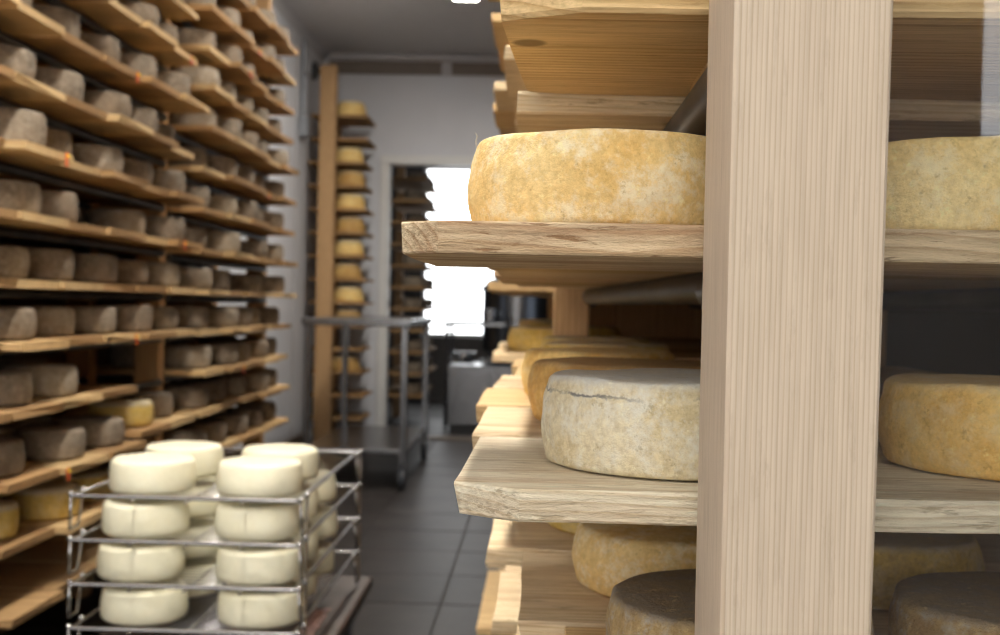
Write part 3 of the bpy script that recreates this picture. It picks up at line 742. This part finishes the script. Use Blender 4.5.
# cloth added on the dolly deck in place of a pinkish reflection
cl = MB(); nx, ny = 16, 8
vv = []
for i in range(nx + 1):
    for j in range(ny + 1):
        u, v_ = i / nx, j / ny
        x = (u - .5) * .055; y = (v_ - .5) * .34
        ed = math.sin(math.pi * u) * math.sin(math.pi * v_)
        vv.append((x + .012 * noise.noise(Vector((y * 12, 3, u))), y, .0015 + .020 * ed * (.6 + noise.noise(Vector((u * 5, v_ * 9, 2))))))
ff = [(i * (ny + 1) + j, (i + 1) * (ny + 1) + j, (i + 1) * (ny + 1) + j + 1, i * (ny + 1) + j + 1) for i in range(nx) for j in range(ny)]
cl.add(vv, ff); co = link('reflection_cloth', cl.mesh('reflection_cloth', 'cloth', True), (-.555, 2.95, .2915)); 
so = co.modifiers.new('thick', 'SOLIDIFY'); so.thickness = .0012; so.offset = 1
tag(co, 'added pinkish cloth in place of a reflection on the brown dolly deck', 'cloth')

# ------------------------------------------------------------------ stainless trolley in the aisle
tr = thing('steel_trolley', (-1.06, 7.65, 0), 'tall stainless steel two-tier trolley on swivel casters standing in the aisle', 'trolley')
tx0, tx1, ty0, ty1 = -1.37, -.765, 6.98, 8.35
link('top_shelf', MB().cbox(tx0 - .02, tx1 + .02, ty0 - .02, ty1 + .02, .955, .998, .006).mesh('top_shelf', 'steel'), (0, 0, 0), tr)
link('lower_shelf', MB().cbox(tx0, tx1, ty0, ty1, .205, .235, .005).mesh('lower_shelf', 'steel'), (0, 0, 0), tr)
lg = MB().cbox(-.019, .019, -.019, .019, .15, .955, .004).mesh('leg', 'steel')
for x in (tx0 + .02, tx1 - .02):
    for y in (ty0 + .02, ty1 - .02):
        link('leg', lg, (x, y, 0), tr); caster(tr, x, y, .15, .0625)

# ------------------------------------------------------------------ slim plank rack in the far corner
cr = thing('corner_rack', (-1.5, 9.2, 0), 'narrow wooden plank rack with a tall squared post in the far corner', 'rack')
link('post', MB().cbox(-.06, .06, -.05, .05, 0, 2.84, .004).mesh('post', 'post_old'), (-1.60, 8.88, 0), cr)
link('post', MB().cbox(-.05, .05, -.04, .04, 0, 2.5, .004).mesh('post', 'post_old'), (-1.66, 9.50, 0), cr)
cbm = board_mesh('shelf_board', .42, .50, .020, 'board_old', 91, 4, wob=.006, wseg=1)
cch = [cheese_mesh('aged_cheese', .115, .108, m_, 36, .001, 95 + k, rings=4, top_in=.018) for k, m_ in enumerate(('rind_amber', 'rind_orange'))]
zz = .22; k = 0
while zz < 2.55:
    link('shelf_board', cbm, (-1.325 - .21 + rnd.uniform(-.015, .015), 9.20, zz - .01), cr, (0, 0, math.pi))
    if zz > .5 and k % 9 != 3:
        o = link('aged_cheese', cch[k % 2], (-1.462 + rnd.uniform(-.012, .01), 9.08, zz + .0558), None, (0, 0, rnd.uniform(0, 6)))
        tag(o, 'amber cheese wheel on the narrow corner rack, %s plank from the floor' % ORD[k + 1], 'cheese', 'amber wheels on the corner rack')
    zz += .175; k += 1

# ------------------------------------------------------------------ fittings on the left wall
cd = thing('conduit', (XL + .02, 8.75, 2.4), 'vertical grey metal conduit with a junction box on the wall', 'conduit')
link('pipe', MB().tube([(0, 0, -.02), (0, 0, .55)], .018, 12).mesh('pipe', 'plastic', True, .6), (XL + .022, 8.72, 2.45), cd)
link('junction_box', MB().cbox(-.03, .03, -.07, .07, -.07, .07, .008).mesh('junction_box', 'plastic'), (XL + .034, 8.72, 2.36), cd)
link('strap', MB().cbox(-.008, .010, -.03, .03, -.012, .012, .002).mesh('strap', 'steel'), (XL + .036, 8.72, 2.75), cd)
sr_ = thing('wall_sensor', (XL + .03, 9.2, 2.90), 'small round dark sensor high on the wall beside the conduit', 'sensor')
link('body', MB().lathe([(0, 0), (.07, 0), (.07, .02), (.055, .035), (0, .042)], 20, axis='X').mesh('body', 'steel_dark', True, .6), (XL + .002, 9.18, 2.86), sr_)
link('lens', MB().lathe([(0, 0), (.03, 0), (.022, .012), (0, .016)], 16, axis='X').mesh('lens', 'black', True), (XL + .044, 9.18, 2.86), sr_)

# ------------------------------------------------------------------ ceiling lamps
def ceiling_lamp(x, y, key, lab):
    t = thing('ceiling_lamp', (x, y, ZC), lab, 'lamp')
    link('housing', MB().cbox(-.10, .10, -.66, .66, -.062, -.001, .01).mesh('housing', 'white_paint'), (x, y, ZC), t)
    link('diffuser', MB().cbox(-.075, .075, -.63, .63, -.085, -.0635, .008).mesh('diffuser', emit('lit_diffuser_' + key, (1.0, 0.945, 0.86), LAMP_POWER[key])), (x, y, ZC), t)
    for s in (-1, 1): link('end_cap', MB().cbox(-.08, .08, -.012, .012, -.088, -.0625, .004).mesh('end_cap', 'plastic'), (x, y + s * .643, ZC), t)
ceiling_lamp(-.5, 6.85, 'far', 'white ceiling lamp over the steel trolley')
ceiling_lamp(-.60, 1.8, 'mid', 'white ceiling lamp over the aisle near the wire trays')
ceiling_lamp(-.55, 4.5, 'aisle', 'added unseen white ceiling lamp over the middle of the aisle')  # extra lamp added to brighten the far left rack and wall
ceiling_lamp(-.25, -.35, 'front', 'white ceiling lamp over the near end of the plank racks')

# ------------------------------------------------------------------ things in the room beyond the door
fr_ = thing('storage_rack', (-1.3, 10.6, 0), 'dark storage rack of shadowed cheeses seen through the doorway', 'rack')
fbm = board_mesh('shelf_board', .36, .62, .022, 'board_old', 101, 3, wob=.01, wseg=1)
for x in (-1.36,):
    for y in (10.1, 11.5): link('post', MB().cbox(-.04, .04, -.04, .04, 0, 2.4, .004).mesh('post', 'post_old'), (x, y, 0), fr_)
lvl = .3
while lvl < 2.25:
    for y in (10.48, 11.12): link('shelf_board', fbm, (-1.17 - .0 + rnd.uniform(-.02, .02), y, lvl), fr_, (0, 0, math.pi))
    for y in (10.3, 10.62, 10.98, 11.3):
        if rnd.random() < .9:
            kind = pick(); k = rnd.randrange(2)
            o = link('aged_cheese', small[kind][k], (-1.10, y, lvl + .012 + SH[k] / 2 + .002), None, (0, 0, rnd.uniform(0, 6)))
            tag(o, 'grey cheese wheel on the shadowed rack beyond the doorway', 'cheese', 'wheels on the rack beyond the doorway')
    lvl += .185
def vat(x, y):
    t = thing('cheese_vat', (x, y, 0), 'round stainless steel vat with dark lid in the room beyond', 'vat')
    link('drum', MB().lathe([(0, .62), (.30, .62), (.34, .66), (.34, 1.22), (.36, 1.24), (.36, 1.27), (.33, 1.27), (0, 1.27)], 36).mesh('drum', 'steel', True, .6), (x, y, 0), t)
    link('lid', MB().lathe([(.335, 1.272), (.30, 1.33), (.12, 1.39), (0, 1.40)], 32).mesh('lid', 'steel_dark', True), (x, y, 0), t)
    link('knob', MB().lathe([(0, 1.40), (.03, 1.41), (.035, 1.45), (0, 1.47)], 16).mesh('knob', 'black', True), (x, y, 0), t)
    for a in (0.4, 2.0, 3.6, 5.2): link('leg', MB().tube([(.28 * math.cos(a), .28 * math.sin(a), .66), (.30 * math.cos(a), .30 * math.sin(a), 0)], .022, 10).mesh('leg', 'steel', True, .6), (x, y, 0), t)
vat(-.22, 11.75)
cb = thing('steel_cabinet', (-.45, 10.25, 0), 'low stainless steel cabinet standing just beyond the doorway', 'cabinet')
link('body', MB().cbox(-.36, .36, -.28, .28, .08, .58, .006).mesh('body', 'steel'), (-.40, 10.3, 0), cb)
for s in (-1, 1):
    d = link('door', MB().cbox(-.17, .17, -.008, .008, -.21, .21, .003).mesh('door', 'steel'), (-.40 + s * .176, 10.3 - .29, .33), cb)
    link('handle', MB().tube([(0, 0, -.06), (0, -.02, -.05), (0, -.02, .05), (0, 0, .06)], .006, 8).mesh('handle', 'chrome', True), (-.40 + s * .04, 10.3 - .30, .36), d)
link('plinth', MB().box(-.34, .34, -.24, .26, 0, .08).mesh('plinth', 'black'), (-.40, 10.3, 0), cb)
tb = thing('steel_table', (-.58, 10.95, 0), 'slender stainless steel work table at the doorway behind the trolley', 'table')
tbx, tby = -.72, 10.95
link('table_top', MB().cbox(-.13, .42, -.35, .35, .90, .935, .005).mesh('table_top', 'steel'), (tbx, tby, 0), tb)
link('shelf', MB().cbox(-.11, .40, -.33, .33, .42, .44, .004).mesh('shelf', 'steel'), (tbx, tby, 0), tb)
for x in (-.10, .39):
    for y in (-.32, .32): link('leg', MB().tube([(x, y, 0), (x, y, .90)], .018, 10).mesh('leg', 'steel', True, .6), (tbx, tby, 0), tb)
pots = ((-.68, 10.85, .44, .10, .22), (-.44, 10.85, .44, .085, .16), (-.45, 10.90, .935, .07, .12))
for k, (x, y, z, r, h) in enumerate(pots):
    t = thing('steel_pot', (x, y, z), ('wide steel pot on the lower shelf of the table beyond the doorway', 'smaller steel pot beside the wide pot beyond the doorway', 'steel pot standing on top of the table beyond the doorway')[k], 'pot')
    link('bowl', MB().lathe([(0, .001), (r * .85, .001), (r, .02), (r, h), (r + .008, h + .004), (r - .006, h + .004), (r - .008, .02), (0, .012)], 28).mesh('bowl', 'chrome', True, .7), (x, y, z), t)
    for s in (-1, 1): link('handle', MB().tube([(s * r, -.03, h * .7), (s * (r + .03), -.02, h * .72), (s * (r + .03), .02, h * .72), (s * r, .03, h * .7)], .005, 8).mesh('handle', 'chrome', True), (x, y, z), t)
